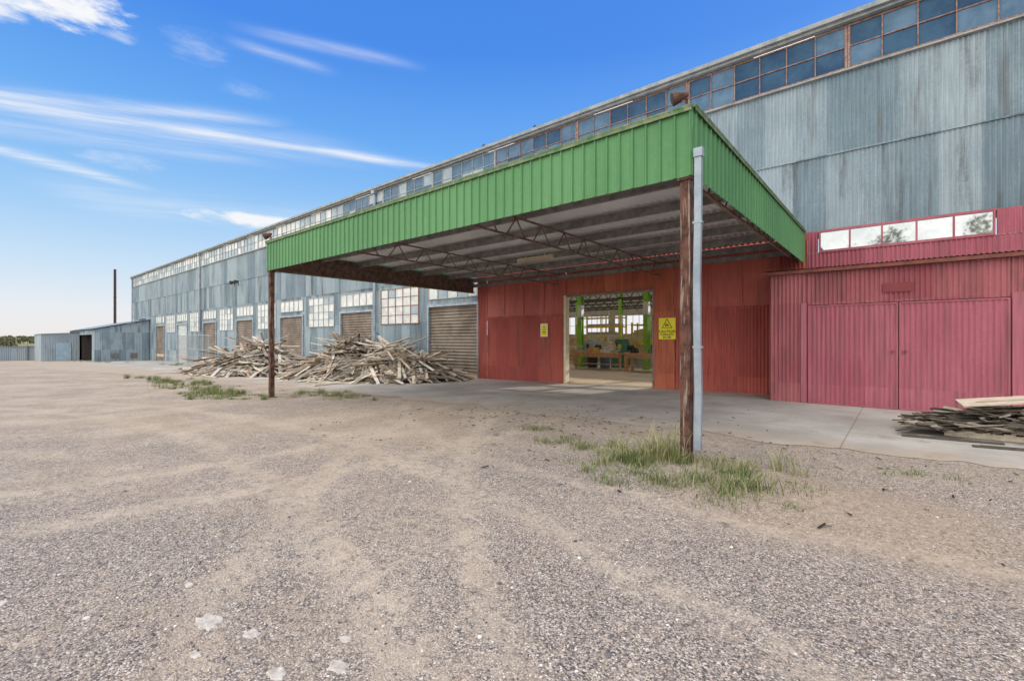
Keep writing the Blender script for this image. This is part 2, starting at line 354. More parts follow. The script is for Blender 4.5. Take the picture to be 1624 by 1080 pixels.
mb=MB(); mb.box(-80.3,12.3,14.93,15.02,10.08,10.2); mb.box(-80.2,12.2,15.03,15.2,10.0,10.1); mb.box(-80.2,12.2,15.12,15.26,8.76,8.80)
mb.obj('gutter',[TRIM],WH,'pale weathered eave gutter and sill trim')
def window(x0,x1,z0,z1,y,cols,rows,panes,fm,bar=.03,thick=None,parent=WH,label=None,gap=0):
    x0+=gap; x1-=gap
    mb=MB()
    for i in range(cols):
        for j in range(rows):
            a=x0+(x1-x0)*i/cols; b=x0+(x1-x0)*(i+1)/cols; c=z0+(z1-z0)*j/rows; d=z0+(z1-z0)*(j+1)/rows
            t=R(-.004,.004); t2=R(-.004,.004)
            mb.face([(a,y+t,c),(b,y+t2,c),(b,y-t,d),(a,y-t2,d)],random.choices(range(len(panes)),[p[1] for p in panes])[0])
    w=mb.obj('window',[p[0] for p in panes],parent,label)
    mb=MB()
    for i in range(cols+1):
        a=x0+(x1-x0)*i/cols; bb=bar if 0<i<cols else (thick or bar*1.6); mb.box(a-bb/2,a+bb/2,y-.035,y+.03,z0-.02,z1+.02)
    for j in range(rows+1):
        c=z0+(z1-z0)*j/rows; bb=bar if 0<j<rows else bar*1.6; mb.box(x0,x1,y-.03,y+.025,c-bb/2,c+bb/2)
    mb.obj('frame',[fm],w)
for k in range(22):
    b=11.5-4.2*k; a=max(b-4.2,-80)
    if a>=b-.5: continue
    cx=(a+b)/2
    if cx>-5: ps=[(PD,9),(PD2,4)]; fm=RFRAME
    elif cx>-14: ps=[(PD2,8),(PD,4)]; fm=RFRAME
    elif cx>-26: ps=[(PW2,4),(PD2,7)]; fm=WFRAME
    else: ps=[(PW,4),(PW2,5)]; fm=WFRAME
    window(a,b,8.84,9.95,15.2,6,2,ps,fm,.024,.055,gap=.032)
for i,(a,b) in enumerate(wins): window(a,b,2.5,4.4,15.27,5,4,[(PW,9),(PW2,1)],RFRAME if i==0 else WFRAME,.028)
for i,(a,b) in enumerate(rollers[:7]): window(a,b,3.65,4.4,15.27,5,1,[(PW,9),(PW2,1)],WFRAME,.03)
window(-1.72,1.62,4.03,4.58,15.2,5,1,[(PR,1)],REDD,.04,.04,WH,'low strip window reflecting sky and trees')
for i,(a,b) in enumerate(rollers):
    w=(i==5); mb=MB(); mb.horiz(a,b,15.34,-1.5,3.31,.15,.02); d=mb.obj('door',[ROLLW if w else ROLL],WH,'white roller shutter' if w else 'brown weathered roller shutter')
    mb=MB(); mb.box(a-.06,a+.05,15.2,15.33,-1.4,3.38); mb.box(b-.05,b+.06,15.2,15.33,-1.4,3.38); mb.box(a+.05,b-.05,15.2,15.3,3.26,3.38); mb.obj('frame',[PIPE],d)
for xx in (-79.9,-52.5,-22.8):
    mb=MB(); mb.cyl((xx,15.1,gz(xx)),(xx,15.1,9.95),.075,10); mb.box(xx-.14,xx+.14,14.95,15.2,9.85,10.05)
    for zz in (2,4.5,7,9): mb.box(xx-.1,xx+.1,15.08,15.24,zz,zz+.05)
    mb.obj('downpipe',[PIPE],WH)
mb=MB(); DX0,DX1,DZ=-9.95,-6.48,3.28
mb.wall(-14.8,-2.0,-.4,4.6,15.2,[(DX0,DX1,-1,DZ),(-14.2,-10.0,2.66,4.0),(-5.7,-2.7,2.66,4.0)],.095,.018)
mb.obj('entrance_wall',[REDE],WH,'red painted corrugated iron entrance wall')
def panels(a,b,z0,z1,y,cols,rows,nm,mat):
    mb=MB()
    mb.box(a,b,y+.004,y+.03,z0,z1)
    for i in range(cols+1):
        u=a+(b-a)*i/cols; mb.box(u-.025,u+.025,y-.022,y+.01,z0,z1)
    for j in range(rows+1):
        u=z0+(z1-z0)*j/rows; mb.box(a,b,y-.018,y+.008,u-.025,u+.025)
    mb.obj(nm,[mat],WH,'painted-over red flat sheet panels')
panels(-14.2,-10.0,2.66,4.0,15.16,4,1,'wall_panel',REDW); panels(-5.7,-2.7,2.66,4.0,15.16,3,1,'wall_panel',REDW)
mb=MB(); mb.corr(-6.44,15.155,-5.72,15.155,-.02,3.42,.09,.017); mb.corr(-9.96,15.155,-5.72,15.155,3.36,4.4,.09,.017)
mb.obj('wall_panel',[REDO],WH,'orange-red corrugated sheets beside and above the doorway')
mb=MB(); mb.box(DX0-.10,DX0,15.1,15.34,-.1,DZ+.06); mb.obj('door_jamb',[CREAM],WH,'cream painted timber door jamb')
mb=MB(); mb.box(DX1,DX1+.05,15.12,15.34,-.05,DZ+.06); mb.box(DX0,DX1,15.12,15.33,DZ,DZ+.06); mb.obj('door_frame',[STEEL],WH)
mb=MB(); mb.corr(-2.0,15.2,12,15.2,3.0,4.0,.09,.014); mb.corr(-2.0,15.2,-1.76,15.2,4.01,4.6,.09,.014); mb.corr(1.66,15.2,12,15.2,4.01,4.6,.09,.014)
mb.obj('wall',[REDD],WH,'pinkish crimson corrugated band below the grey iron')
for (cx,cy) in [(-14.76,24),(-17.7,35),(-10.6,24),(-6,24),(-21.8,35),(-25,24),(-13.2,35),(0,24),(0,35)]:
    mb=MB(); mb.box(cx-.14,cx+.14,cy-.14,cy-.11,0,10.5); mb.box(cx-.14,cx+.14,cy+.11,cy+.14,0,10.5); mb.box(cx-.02,cx+.02,cy-.11,cy+.11,0,10.5); mb.box(cx-.2,cx+.2,cy-.2,cy+.2,0.016,.05)
    mb.box(cx-.145,cx+.145,cy-.145,cy+.145,3.0,3.7,1)
    mb.obj('column',[CGREEN,WHITE],WH,'bright green steel column inside the warehouse')
for cy,z0 in ((20,4.1),(24,4.25),(29,4.4),(35,4.3),(40,4.5)):
    mb=MB(); mb.box(-34,4,cy-.05,cy+.05,z0,z0+.12); mb.box(-34,4,cy-.05,cy+.05,z0+.55,z0+.66); x=-34
    while x<3.5: mb.beam((x,cy,z0+.07),(x+.4,cy,z0+.57),.05,.05); mb.beam((x+.4,cy,z0+.57),(x+.8,cy,z0+.07),.05,.05); x+=.8
    mb.obj('roof_truss',[DARK],WH)
for xx in (-14.5,-11.6):
    mb=MB(); mb.cyl((xx,15.3,10.1),(xx,15.3,10.4),.03,8); mb.cyl((xx,15.3,10.4),(xx,15.3,10.5),.09,10,0,.02)
    mb.obj('roof_vent',[DARK],WH)

# ---------------------------------------------------------------- canopy
CX0,CX1,CY0,CY1=-15.0,-2.07,6.1,15.1
CA=empty('canopy',(-8.5,10.5,0),'green ribbed steel entrance canopy on rusty posts against the warehouse','canopy')
def fascia(x0,y0,x1,y1,lab):
    mb=MB(); mb.corr(x0,y0,x1,y1,3.74,4.62,.2,.024,0,'rib'); f=mb.obj('fascia',[GREEN],CA,lab)
    mb=MB(); L=math.hypot(x1-x0,y1-y0); nx_,ny_=(y1-y0)/L,-(x1-x0)/L
    mb.beam((x0,y0,4.635),(x1,y1,4.635),.10,.03); mb.beam((x0+nx_*.04,y0+ny_*.04,4.60),(x1+nx_*.04,y1+ny_*.04,4.60),.012,.06)
    mb.obj('capping',[GREENC],f)
fascia(CX0,CY0,CX1,CY0,'long green ribbed front fascia'); fascia(CX1,CY0+.01,CX1,CY1,'green ribbed side fascia'); fascia(CX0,CY1,CX0,CY0+.01,'green ribbed side fascia')
mb=MB(); mb.box(CX0+.03,CX0+.045,CY0+.05,CY1,3.75,4.38); mb.obj('fascia_lining',[TRUSSM],CA,'dark steel backing of the side fascia')
mb=MB(); mb.flat(CX0+.03,CX1-.03,CY0+.03,CY1,4.40,4.46,.16,.028); mb.obj('roof_sheet',[CEIL],CA,'pale corrugated canopy roof sheeting')
for k in range(7):
    y=6.35+1.42*k
    mb=MB(); mb.box(CX0+.08,CX1-.08,y-.012,y+.012,4.20,4.37); mb.box(CX0+.08,CX1-.08,y+.012,y+.065,4.20,4.215); mb.box(CX0+.08,CX1-.08,y-.065,y-.012,4.355,4.37)
    mb.obj('purlin',[STEEL],CA)
for X in (-14.85,-10.25,-6.18,-2.22):
    mb=MB(); mb.box(X-.025,X+.025,6.2,15.05,3.75,3.785); mb.box(X-.025,X+.025,6.2,15.05,4.155,4.19); y=6.3
    while y<14.7:
        mb.beam((X,y,3.78),(X,y+.3,4.16),.022,.022); mb.beam((X,y+.3,4.16),(X,y+.6,3.78),.022,.022); y+=.9
    mb.obj('truss',[TRUSSM],CA,'open web steel truss')
mb=MB(); mb.box(CX0+.05,CX1-.05,6.14,6.19,3.76,3.88); mb.obj('edge_beam',[STEEL],CA)
mb=MB(); mb.box(CX0+.05,CX1-.05,15.02,15.08,4.0,4.14); mb.obj('edge_beam',[STEEL],CA)
def post(x,y,lab):
    zb=gh(x,y)-.1
    mb=MB(); s_=.066
    mb.box(x-s_,x+s_,y-s_,y+s_,zb,3.73); mb.box(x-.09,x+.09,y-.09,y+.09,3.69,3.735)
    o=mb.obj('post',[RUSTP],CA,lab); bv=o.modifiers.new('b','BEVEL'); bv.width=.006; bv.segments=2
    mb=MB(); mb.box(x-.12,x+.12,y-.12,y+.12,zb,zb+.11); mb.obj('base_plate',[RUST],o)
post(-2.17,6.17,'rusty brown square steel post'); post(-14.88,6.2,'rusty brown square steel post')
mb=MB(); P=[(-2.005,6.1,.20),(-1.993,6.1,.9),(-2.008,6.1,1.7),(-2.012,6.1,2.4),(-1.998,6.1,3.2),(-1.995,6.1,4.0)]
for a,b in zip(P,P[1:]): mb.beam(a,b,.085,.06)
mb.box(-2.045,-1.935,6.055,6.14,3.95,4.06); mb.box(-2.06,-1.945,6.066,6.134,1.5,1.53); mb.box(-2.06,-1.945,6.066,6.134,3.1,3.13)
mb.obj('downpipe',[PIPE],CA,'dented pale grey downpipe ending above the ground')
mb=MB(); mb.box(-9.0,-7.7,10.96,11.04,4.03,4.08); mb.cyl((-8.98,11,4.0),(-7.72,11,4.0),.018,8,0); mb.box(-9.0,-8.95,10.97,11.03,3.97,4.03); mb.box(-7.75,-7.7,10.97,11.03,3.97,4.03); mb.box(-8.7,-8.68,10.99,11.01,4.08,4.18); mb.box(-8.0,-7.98,10.99,11.01,4.08,4.18)
mb.obj('fluorescent_light',[CREAM],None,'unlit yellowed fluorescent batten hanging under the canopy','light')
def floodlamp(x,y,z,dx,dy,lab,s=1,mat=RUST):
    e=empty('flood_lamp',(x,y,z),lab,'lamp',group='flood lamps')
    mb=MB(); mb.cyl((x,y,z),(x,y,z+.14*s),.02*s,8); mb.beam((x,y,z+.13*s),(x+dx*.1*s,y+dy*.1*s,z+.2*s),.03*s,.03*s); mb.obj('bracket',[mat],e)
    mb=MB(); a=Vector((x-dx*.02*s,y-dy*.02*s,z+.21*s)); d=Vector((dx,dy,-.25)).normalized()
    mb.cyl(a,a+d*.08*s,.03*s,12,0,.06*s); mb.cyl(a+d*.08*s,a+d*.24*s,.06*s,12,0,.105*s); mb.cyl(a+d*.241*s,a+d*.25*s,.09*s,12,1)
    mb.obj('lamp_shade',[mat,DARK],e)
floodlamp(-2.16,6.15,4.65,-.85,-.45,'rusty cone flood lamp on the canopy corner',.85)
floodlamp(-14.8,6.15,4.65,-.85,-.45,'rusty cone flood lamp on the canopy corner')
for xx in (-43.3,-42.4): floodlamp(xx,15.0,6.2,.3,-.9,'dark flood lamp fixed high on the grey wall',1.6,DARK)

# ---------------------------------------------------------------- red storage lean-to
SH=empty('storage_shed',(1.5,14.5,0),'faded crimson corrugated iron lean-to shed with double doors','shed')
SY=13.9
mb=MB(); mb.wall(-2.67,7,-.2,3.36,SY,[(-1.84,1.73,-1,2.5)],.09,.017); mb.corr(-2.67,15.18,-2.67,SY,-.2,3.42,.09,.013,0,'sin',None,3.36); mb.corr(7,SY,7,15.18,-.2,3.36,.09,.013,0,'sin',None,3.42)
mb.obj('wall',[REDC],SH,'faded crimson corrugated wall')
mb=MB(); mb.box(-1.9,1.8,SY+.03,SY+.06,-.1,2.55); mb.obj('door_backing',[MAROON],SH)
mb=MB(); mb.flat(-2.8,7.1,13.72,15.16,3.41,3.50,.09,.012); r=mb.obj('roof',[MAROON],SH,'nearly flat rusty corrugated roof')
mb=MB(); mb.box(-2.82,7.12,13.74,13.79,3.31,3.39); mb.box(-2.82,7.12,13.79,13.88,3.31,3.33); mb.obj('gutter',[MAROON],r)
for a,b,lab in ((-1.82,-.06,'faded crimson ribbed metal door leaf'),(-.04,1.71,'faded crimson ribbed metal door leaf')):
    mb=MB(); mb.corr(a,SY-.03,b,SY-.03,.02,2.48,.095,.012); d=mb.obj('door',[REDD],SH,lab)
    mb=MB(); 
    for u in (a,b-.03): mb.box(u,u+.03,SY-.055,SY-.02,.02,2.48)
    mb.box(a+.03,b-.03,SY-.053,SY-.02,2.45,2.48); mb.box(a+.03,b-.03,SY-.052,SY-.02,.02,.05)
    mb.obj('frame',[REDD],d)
    hx=(b-.1) if b<0 else (a+.1); mb=MB(); mb.box(hx-.02,hx+.02,SY-.065,SY-.056,1.30,1.38); mb.box(hx-.05,hx+.05,SY-.07,SY-.065,1.335,1.347); mb.obj('handle',[MAROON],d)
mb=MB(); mb.box(-.325,.195,SY-.035,SY-.02,2.72,2.93); mb.obj('panel',[REDPATCH],SH,'blank dark red plate above the doors')
mb=MB(); mb.box(1.74,1.9,SY-.04,SY-.015,0,2.6); mb.obj('door_jamb',[REDD],SH)
mb=MB(); mb.box(-1.98,-1.85,SY-.03,SY-.015,0,2.55); mb.obj('door_jamb',[REDD],SH)

# ---------------------------------------------------------------- signs
def text(s,size,x,y,z,mat,parent,name='lettering'):
    cu=bpy.data.curves.new('t','FONT'); cu.body=s; cu.size=size; cu.align_x='CENTER'; cu.extrude=.001; cu.offset=size*.02
    o=bpy.data.objects.new('t',cu); COL.objects.link(o); dg=bpy.context.evaluated_depsgraph_get(); dg.update()
    me=bpy.data.meshes.new_from_object(o.evaluated_get(dg)); bpy.data.objects.remove(o)
    me.transform(Matrix.Rotation(math.pi/2,4,'X')); me.materials.clear(); me.materials.append(mat); me.name=name
    return reg(bpy.data.objects.new(name,me),Vector((x,y,z)),parent)
def tri(mb,cx,cz,r,y,m):
    mb.face([(cx-r*.9,y,cz-r*.55),(cx+r*.9,y,cz-r*.55),(cx,y,cz+r)],m)
def caution(x0,x1,z0,z1,y):
    w=x1-x0; cx=(x0+x1)/2; H=z1-z0
    mb=MB(); mb.box(x0,x1,y,y+.008,z0,z1); s=mb.obj('warning_sign',[SYEL],None,'yellow CAUTION FORKLIFTS IN USE sign on the red wall','sign')
    mb=MB(); tri(mb,cx,z0+H*.68,w*.36,y-.002,0); tri(mb,cx,z0+H*.675,w*.29,y-.004,1)
    q=w*.13; bx,bz=cx,z0+H*.635; yy=y-.006
    def rc(a,b,c,d): mb.face([(bx+a*q,yy,bz+c*q),(bx+b*q,yy,bz+c*q),(bx+b*q,yy,bz+d*q),(bx+a*q,yy,bz+d*q)],0)
    rc(-1,.45,-.1,.4); rc(-.95,-.8,.4,1.05); rc(-.8,.1,.95,1.08); rc(.1,.25,.4,1.08); rc(.5,.65,-.4,1.25); rc(.65,1.25,-.4,-.28); rc(-.5,-.15,.4,.75)
    for u in (-.7,.2):
        mb.face([(bx+(u+.2*math.cos(t*math.pi/5))*q,yy-.001,bz+(-.2+.2*math.sin(t*math.pi/5))*q) for t in range(10)],0)
    mb.obj('pictogram',[BLACK,SYEL],s,'black warning triangle with a forklift')
    text('CAUTION',w*.215,cx,y-.003,z0+H*.31,BLACK,s); text('FORKLIFTS',w*.165,cx,y-.003,z0+H*.175,BLACK,s); text('IN USE',w*.165,cx,y-.003,z0+H*.05,BLACK,s)
caution(-6.25,-5.68,1.64,2.35,15.12)
mb=MB(); mb.box(-11.2,-10.84,15.14,15.148,1.75,2.28); s=mb.obj('warning_sign',[plain_mat('cream_sign_face',(.75,.70,.45),(.8,.75,.5),3,.5,0,0)],None,'small cream and yellow notice sign on the red wall','sign')
mb=MB(); mb.face([(-11.15,15.137,1.80),(-10.89,15.137,1.80),(-10.89,15.137,2.22),(-11.15,15.137,2.22)],1); tri(mb,-11.02,2.08,.11,15.134,0); tri(mb,-11.02,2.078,.075,15.131,1)
mb.face([(-11.12,15.134,1.93),(-10.92,15.134,1.93),(-10.92,15.134,1.96),(-11.12,15.134,1.96)],0); mb.face([(-11.10,15.134,1.86),(-10.94,15.134,1.86),(-10.94,15.134,1.88),(-11.10,15.134,1.88)],0)
mb.obj('pictogram',[BLACK,SYEL],s)

# ---------------------------------------------------------------- timber heaps
def heap(name,peaks,n,x0,x1,y0,y1,mat,label,lens=(1.8,4.4),wd=(.07,.16),cat='timber heap'):
    def H(x,y):
        h=0
        for (px,py,rx,ry,hh) in peaks: h=max(h,hh*math.exp(-((x-px)/rx)**2-((y-py)/ry)**2))
        return h
    mb=MB()
    for i in range(n):
        for _ in range(40):
            x=R(x0,x1); y=R(y0,y1); h=H(x,y)
            if h>.12 or R(0,1)<.02: break
        e=.3; gx=(H(x+e,y)-H(x-e,y))/(2*e); gy=(H(x,y+e)-H(x,y-e))/(2*e)
        yaw=random.gauss(.1,.6) if R(0,1)<.78 else R(0,math.pi); L=R(*lens)*(1 if h>.5 else .6); d=Vector((math.cos(yaw),math.sin(yaw),0)); sl=gx*d.x+gy*d.y
        d.z=max(-.5,min(.5,sl*.7+random.gauss(0,.08))); d.normalize()
        z=h*(R(.45,1.0)**.35)+gz(x)+.05; c=Vector((x,y,z)); zl=min(c.z-d.z*L/2,c.z+d.z*L/2)
        if zl<gz(x)+.03: c.z+=gz(x)+.03-zl if h<.5 else 0
        mb.beam(c-d*L/2,c+d*L/2,R(*wd),R(.015,.035),0,random.gauss(0,.35)+max(-.6,min(.6,-gy*.5)))
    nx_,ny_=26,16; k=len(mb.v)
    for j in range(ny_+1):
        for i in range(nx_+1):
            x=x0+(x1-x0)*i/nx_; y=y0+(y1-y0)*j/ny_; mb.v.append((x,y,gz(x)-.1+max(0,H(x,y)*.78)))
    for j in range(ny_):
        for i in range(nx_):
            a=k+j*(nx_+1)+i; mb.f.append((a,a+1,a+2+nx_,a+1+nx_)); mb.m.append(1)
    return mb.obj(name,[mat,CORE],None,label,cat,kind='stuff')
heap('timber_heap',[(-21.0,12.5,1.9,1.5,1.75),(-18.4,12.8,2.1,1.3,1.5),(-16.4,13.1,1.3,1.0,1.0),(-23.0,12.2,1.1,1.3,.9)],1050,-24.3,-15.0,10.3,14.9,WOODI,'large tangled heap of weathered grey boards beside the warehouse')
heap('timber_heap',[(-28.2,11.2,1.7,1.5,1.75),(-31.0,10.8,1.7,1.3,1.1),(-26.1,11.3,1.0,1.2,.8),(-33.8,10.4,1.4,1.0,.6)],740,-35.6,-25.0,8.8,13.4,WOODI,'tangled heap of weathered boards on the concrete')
first=None
for i in range(26):
    if i<17: x=R(-25,-16.0); y=R(9.3,10.7) if x<-17 else R(10.8,12.0)
    else: x=R(-36,-26); y=R(7.8,9)
    if first is None:
        mb=MB(); mb.beam((-1,0,0),(1,0,0),.11,.03); mb.box(.9,.99,-.052,.052,-.014,.022)
        o=mb.obj('timber_board',[WOODI],None,'loose weathered board lying on the concrete','board','loose boards around the heaps',origin=(0,0,0)); first=o
    else:
        o=first.copy(); COL.objects.link(o)
    o.location=(x,y,gz(x)+.035+.004*i/3); o.rotation_euler=(0,R(-.02,.02),random.gauss(0,.7)); o.scale=(R(.5,1.2),R(.7,1.3),1)
e=empty('wooden_pallet',(1.5,11.2,0),'weathered wooden pallet on the concrete carrying scrap wood','pallet')
for nm,yy in (('bearer',10.65),('bearer',11.2),('bearer',11.75)):
    mb=MB(); mb.box(.55,2.5,yy-.04,yy+.04,.014,.10); mb.obj(nm,[WOODI],e)
for i in range(9):
    mb=MB(); xx=.56+i*.225; mb.box(xx,xx+.13,10.58,11.82,.10,.122); mb.obj('slat',[WOODI],e)
mb=MB()
for i in range(430):
    x=R(.25,2.9); y=R(10.45,12); h=.42*math.exp(-((x-1.7)/1.0)**2-((y-11.3)/.7)**2); L=R(.1,.6) if R(0,1)<.6 else R(.6,1.3); yaw=random.gauss(.2,.7); d=Vector((math.cos(yaw),math.sin(yaw),R(-.15,.15))).normalized()
    c=Vector((x,y,.13+h*R(.2,1))); mb.beam(c-d*L/2,c+d*L/2,R(.04,.14),R(.008,.025),0,R(-.5,.5))
mb.obj('scrap_wood_heap',[SCRAP],None,'heap of dark broken scrap wood on the pallet','scrap wood',kind='stuff')
mb=MB(); mb.beam((.75,10.9,.54),(3.5,11.5,.90),.34,.022,0,.22); mb.beam((.95,10.9,.585),(2.4,11.24,.775),.02,.012,0,.22); mb.obj('timber_board',[PALEW],None,'wide pale board resting tilted on top of the scrap wood','board')
mb=MB(); mb.beam((1.9,11.6,.80),(3.4,11.9,1.06),.13,.022); mb.beam((2.1,11.64,.85),(3.0,11.83,1.005),.02,.012); mb.obj('timber_board',[PALEW],None,'pale board stacked above the scrap wood','board')
mb=MB(); mb.beam((1.9,11.5,.12),(2.0,11.5,.78),.05,.03); mb.beam((1.0,11.2,.40),(2.7,11.6,.60),.09,.03); mb.beam((1.6,11.5,.3),(2.9,11.3,.66),.08,.03); mb.beam((1.0,11.0,.30),(2.2,11.25,.62),.08,.03)
mb.obj('timber_prop',[SCRAP],None,'dark timber offcuts propping up the pale board','timber')
for (x,y,a,l) in ((.6,10.15,.12,.6),(1.6,9.9,.2,.8)):
    mb=MB(); d=Vector((math.cos(a),math.sin(a),0)); c=Vector((x,y,.03)); mb.beam(c-d*l,c+d*l,.08,.02); mb.beam(c-d*l*.9+Vector((0,0,.014)),c+d*l*.2+Vector((0,0,.014)),.04,.01)
    mb.obj('timber_board',[SCRAP],None,'dark split board lying flat on the concrete','board')

# ---------------------------------------------------------------- far sheds, chimney, fence, gate
LS=empty('farm_shed',(-80,10,-1),'old galvanised lean-to shed with an open dark bay','shed')
mb=MB(); mb.corr(-71.5,10.1,-71.5,15.2,-1.2,2.9,.15,.014,0,'sin',None,4.1)
mb.corr(-90,10.1,-82,10.1,-1.2,2.9,.15,.014); mb.corr(-90,15,-90,10.1,-1.3,4.0,.15,.014,0,'sin',None,2.9)
mb.corr(-73.2,10.1,-71.5,10.1,-1.2,2.9,.15,.014); mb.corr(-82,10.1,-73.2,10.1,2.3,2.9,.15,.014); mb.obj('wall',[GALV],LS)
mb=MB(); mb.box(-89.8,-71.7,14.9,15.0,-1.3,3.9); mb.box(-89.8,-89.7,10.2,14.9,-1.3,2.9); mb.box(-81.9,-81.8,10.3,14.9,-1.3,2.9); mb.obj('bay_shade_sheets',[DARK],LS,'dark sheets added to imitate shade inside the open bay')  # dark sheets put in as the shade of the open bay
mb=MB(); mb.face([(-90.3,9.8,2.85),(-71.3,9.8,2.85),(-71.3,15.25,4.15),(-90.3,15.25,4.15)]); mb.face([(-90.3,9.8,2.93),(-71.3,9.8,2.93),(-71.3,15.25,4.23),(-90.3,15.25,4.23)]); mb.obj('roof',[GALV],LS)
PG=sheet_mat('pale_galvanised_sheet',(.27,.35,.40),(.40,.47,.51),(.18,.20,.21),.6)
mb=MB(); mb.corr(-82,6.6,-82,10.1,-1.2,2.4,.15,.014,0,'sin',None,2.6); mb.corr(-90,6.6,-82,6.6,-1.3,2.4,.15,.014); mb.face([(-90.2,6.4,2.42),(-81.8,6.4,2.42),(-81.8,10.08,2.68),(-90.2,10.08,2.68)])
mb.obj('annex',[PG],LS,'pale grey metal annex')
mb=MB(); mb.box(-81.97,-81.93,7.9,9.3,-1.1,1.3); mb.box(-81.93,-81.91,7.95,9.25,1.15,1.2); mb.obj('door',[PBLUE],LS,'pale blue flat door of the annex')
for yy in (11.5,13.3): 
    mb=MB(); mb.box(-71.45,-71.42,yy,yy+.7,-.5,.1); 
    for q in range(4): mb.box(-71.42,-71.39,yy+.05,yy+.65,-.45+.14*q,-.39+.14*q)
    mb.obj('vent',[STEEL],LS)
mb=MB(); mb.cyl((-90,15,-1.2),(-90,15,12.2),.18,14,0,.16); mb.cyl((-90,15,-1.2),(-90,15,3.4),.28,14); mb.cyl((-90,15,8),(-90,15,8.1),.2,14); mb.cyl((-90,15,12.2),(-90,15,12.22),.14,14)
mb.obj('chimney_stack',[RUSTD],None,'tall thin dark rusty steel chimney stack behind the shed','chimney')
FE=empty('iron_fence',(-92,0,-1.1),'low grey corrugated iron fence along the yard edge','fence')
mb=MB(); mb.corr(-92,-30,-92,7,-1.2,.85,.2,.02); mb.obj('panel',[PG],FE)
mb=MB(); mb.box(-91.95,-91.87,-30,7,.78,.84); mb.obj('rail',[STEEL],FE)
for k in range(13):
    mb=MB(); mb.box(-91.96,-91.84,-30+3*k,-29.88+3*k,-1.2,.95); mb.obj('post',[STEEL],FE)
GA=empty('mesh_gate',(-46,12.6,gz(-46)),'pale galvanised mesh gate panels standing near the wall','gate')
mb=MB(); z0=gz(-46)
for xx in (-49.5,-46.8,-44.1,-41.5): mb.cyl((xx,12.6,z0),(xx,12.6,z0+2.6),.04,8)
for zz in (.2,1.4,2.55): mb.cyl((-49.5,12.6,z0+zz),(-41.5,12.6,z0+zz),.03,8)
fo=mb.obj('frame',[WFRAME],GA)
mb=MB(); x=-49.4
while x<-41.6: mb.box(x,x+.012,12.594,12.606,z0+.2,z0+2.55); x+=.14
mb.obj('mesh_panel',[WFRAME],GA)

# ---------------------------------------------------------------- interior contents
def bench(x,y,L,W,h,top,lab):
    e=empty('workbench',(x,y,0),lab,'workbench','workbenches'); mb=MB(); mb.box(x-L/2,x+L/2,y-W/2,y+W/2,h-.08,h); mb.box(x-L/2+.1,x+L/2-.1,y-W/2+.05,y-W/2+.08,h-.25,h-.08); mb.obj('top',[top],e)
    for a in (-1,1):
        for b in (-1,1):
            mb=MB(); xx=x+a*(L/2-.1); yy=y+b*(W/2-.1); mb.box(xx-.05,xx+.05,yy-.05,yy+.05,.016,h-.08); mb.obj('leg',[ORANGE],e)
    mb=MB(); mb.box(x-L/2+.15,x+L/2-.15,y-W/2+.15,y+W/2-.15,.3,.34); mb.obj('shelf',[top],e)
bench(-12.8,22.5,3.4,1.0,.95,ORANGE,'long timber-topped workbench inside the warehouse'); bench(-9.6,22.3,2.6,1.0,.95,ORANGE,'timber-topped workbench inside the warehouse'); bench(-15.5,28,3,1.1,.9,PALEW,'workbench deep inside the warehouse')
def machine(x,y,lab,c1,c2):
    e=empty('woodworking_machine',(x,y,0),lab,'machine'); mb=MB(); mb.box(x-.45,x+.45,y-.35,y+.35,.016,.8); mb.box(x-.3,x+.3,y-.25,y+.25,.8,.88); o=mb.obj('cabinet',[c1],e); o.modifiers.new('b','BEVEL').width=.03
    mb=MB(); mb.box(x-.7,x+.7,y-.4,y+.4,.88,.93); mb.obj('table',[GREYM],e)
    mb=MB(); mb.box(x+.15,x+.5,y-.2,y+.2,.93,1.55); mb.box(x-.3,x+.45,y-.14,y+.14,1.4,1.68); mb.cyl((x-.25,y,1.4),(x-.25,y,1.05),.05,10); o=mb.obj('head',[c2],e); o.modifiers.new('b','BEVEL').width=.03
    mb=MB(); mb.cyl((x+.5,y,1.2),(x+.8,y,1.2),.14,14); mb.obj('motor',[DARK],e)
machine(-14.9,25.2,'green and grey woodworking machine',MGREEN,GREYM); machine(-12.6,24.9,'green woodworking machine with dark motor',MGREEN,MGREEN); machine(-11.6,25.8,'grey machine with yellow head',GREYM,YEL); machine(-16.9,27.6,'bright green woodworking machine deep inside',CGREEN,MGREEN)
def rack(x0,x1,y,hs,lab):
    e=empty('storage_rack',((x0+x1)/2,y,0),lab,'rack','racks inside the warehouse')
    for xx in (x0,(x0+x1)/2,x1):
        for yy in (y-.4,y+.4): mb=MB(); mb.box(xx-.04,xx+.04,yy-.04,yy+.04,.016,hs[-1]+.2); mb.obj('upright',[YEL],e)
    for zz in hs:
        for yy in (y-.43,y+.34): mb=MB(); mb.box(x0-.05,x1+.05,yy,yy+.09,zz,zz+.09); mb.obj('shelf_beam',[YEL],e)
    for zz in hs[:-1]:
        mb=MB()
        for q in range(6): mb.box(x0+.1+R(0,.3),x1-.2+R(-.5,.2),y-.4+.13*q,y-.3+.13*q,zz+.09,zz+.09+R(.08,.28))
        mb.obj('timber_stack',[random.choice([PALEW,ORANGE])],None,'stack of sawn timber lying on the yellow rack','timber stack','timber stacks on the rack')
rack(-12.7,-9.7,27,(.5,1.0,1.5,2.0,2.5),'yellow steel rack loaded with timber')
rack(-19.6,-16.2,32.5,(.5,1.2,1.9,2.6,3.3),'tall yellow steel rack loaded with timber')
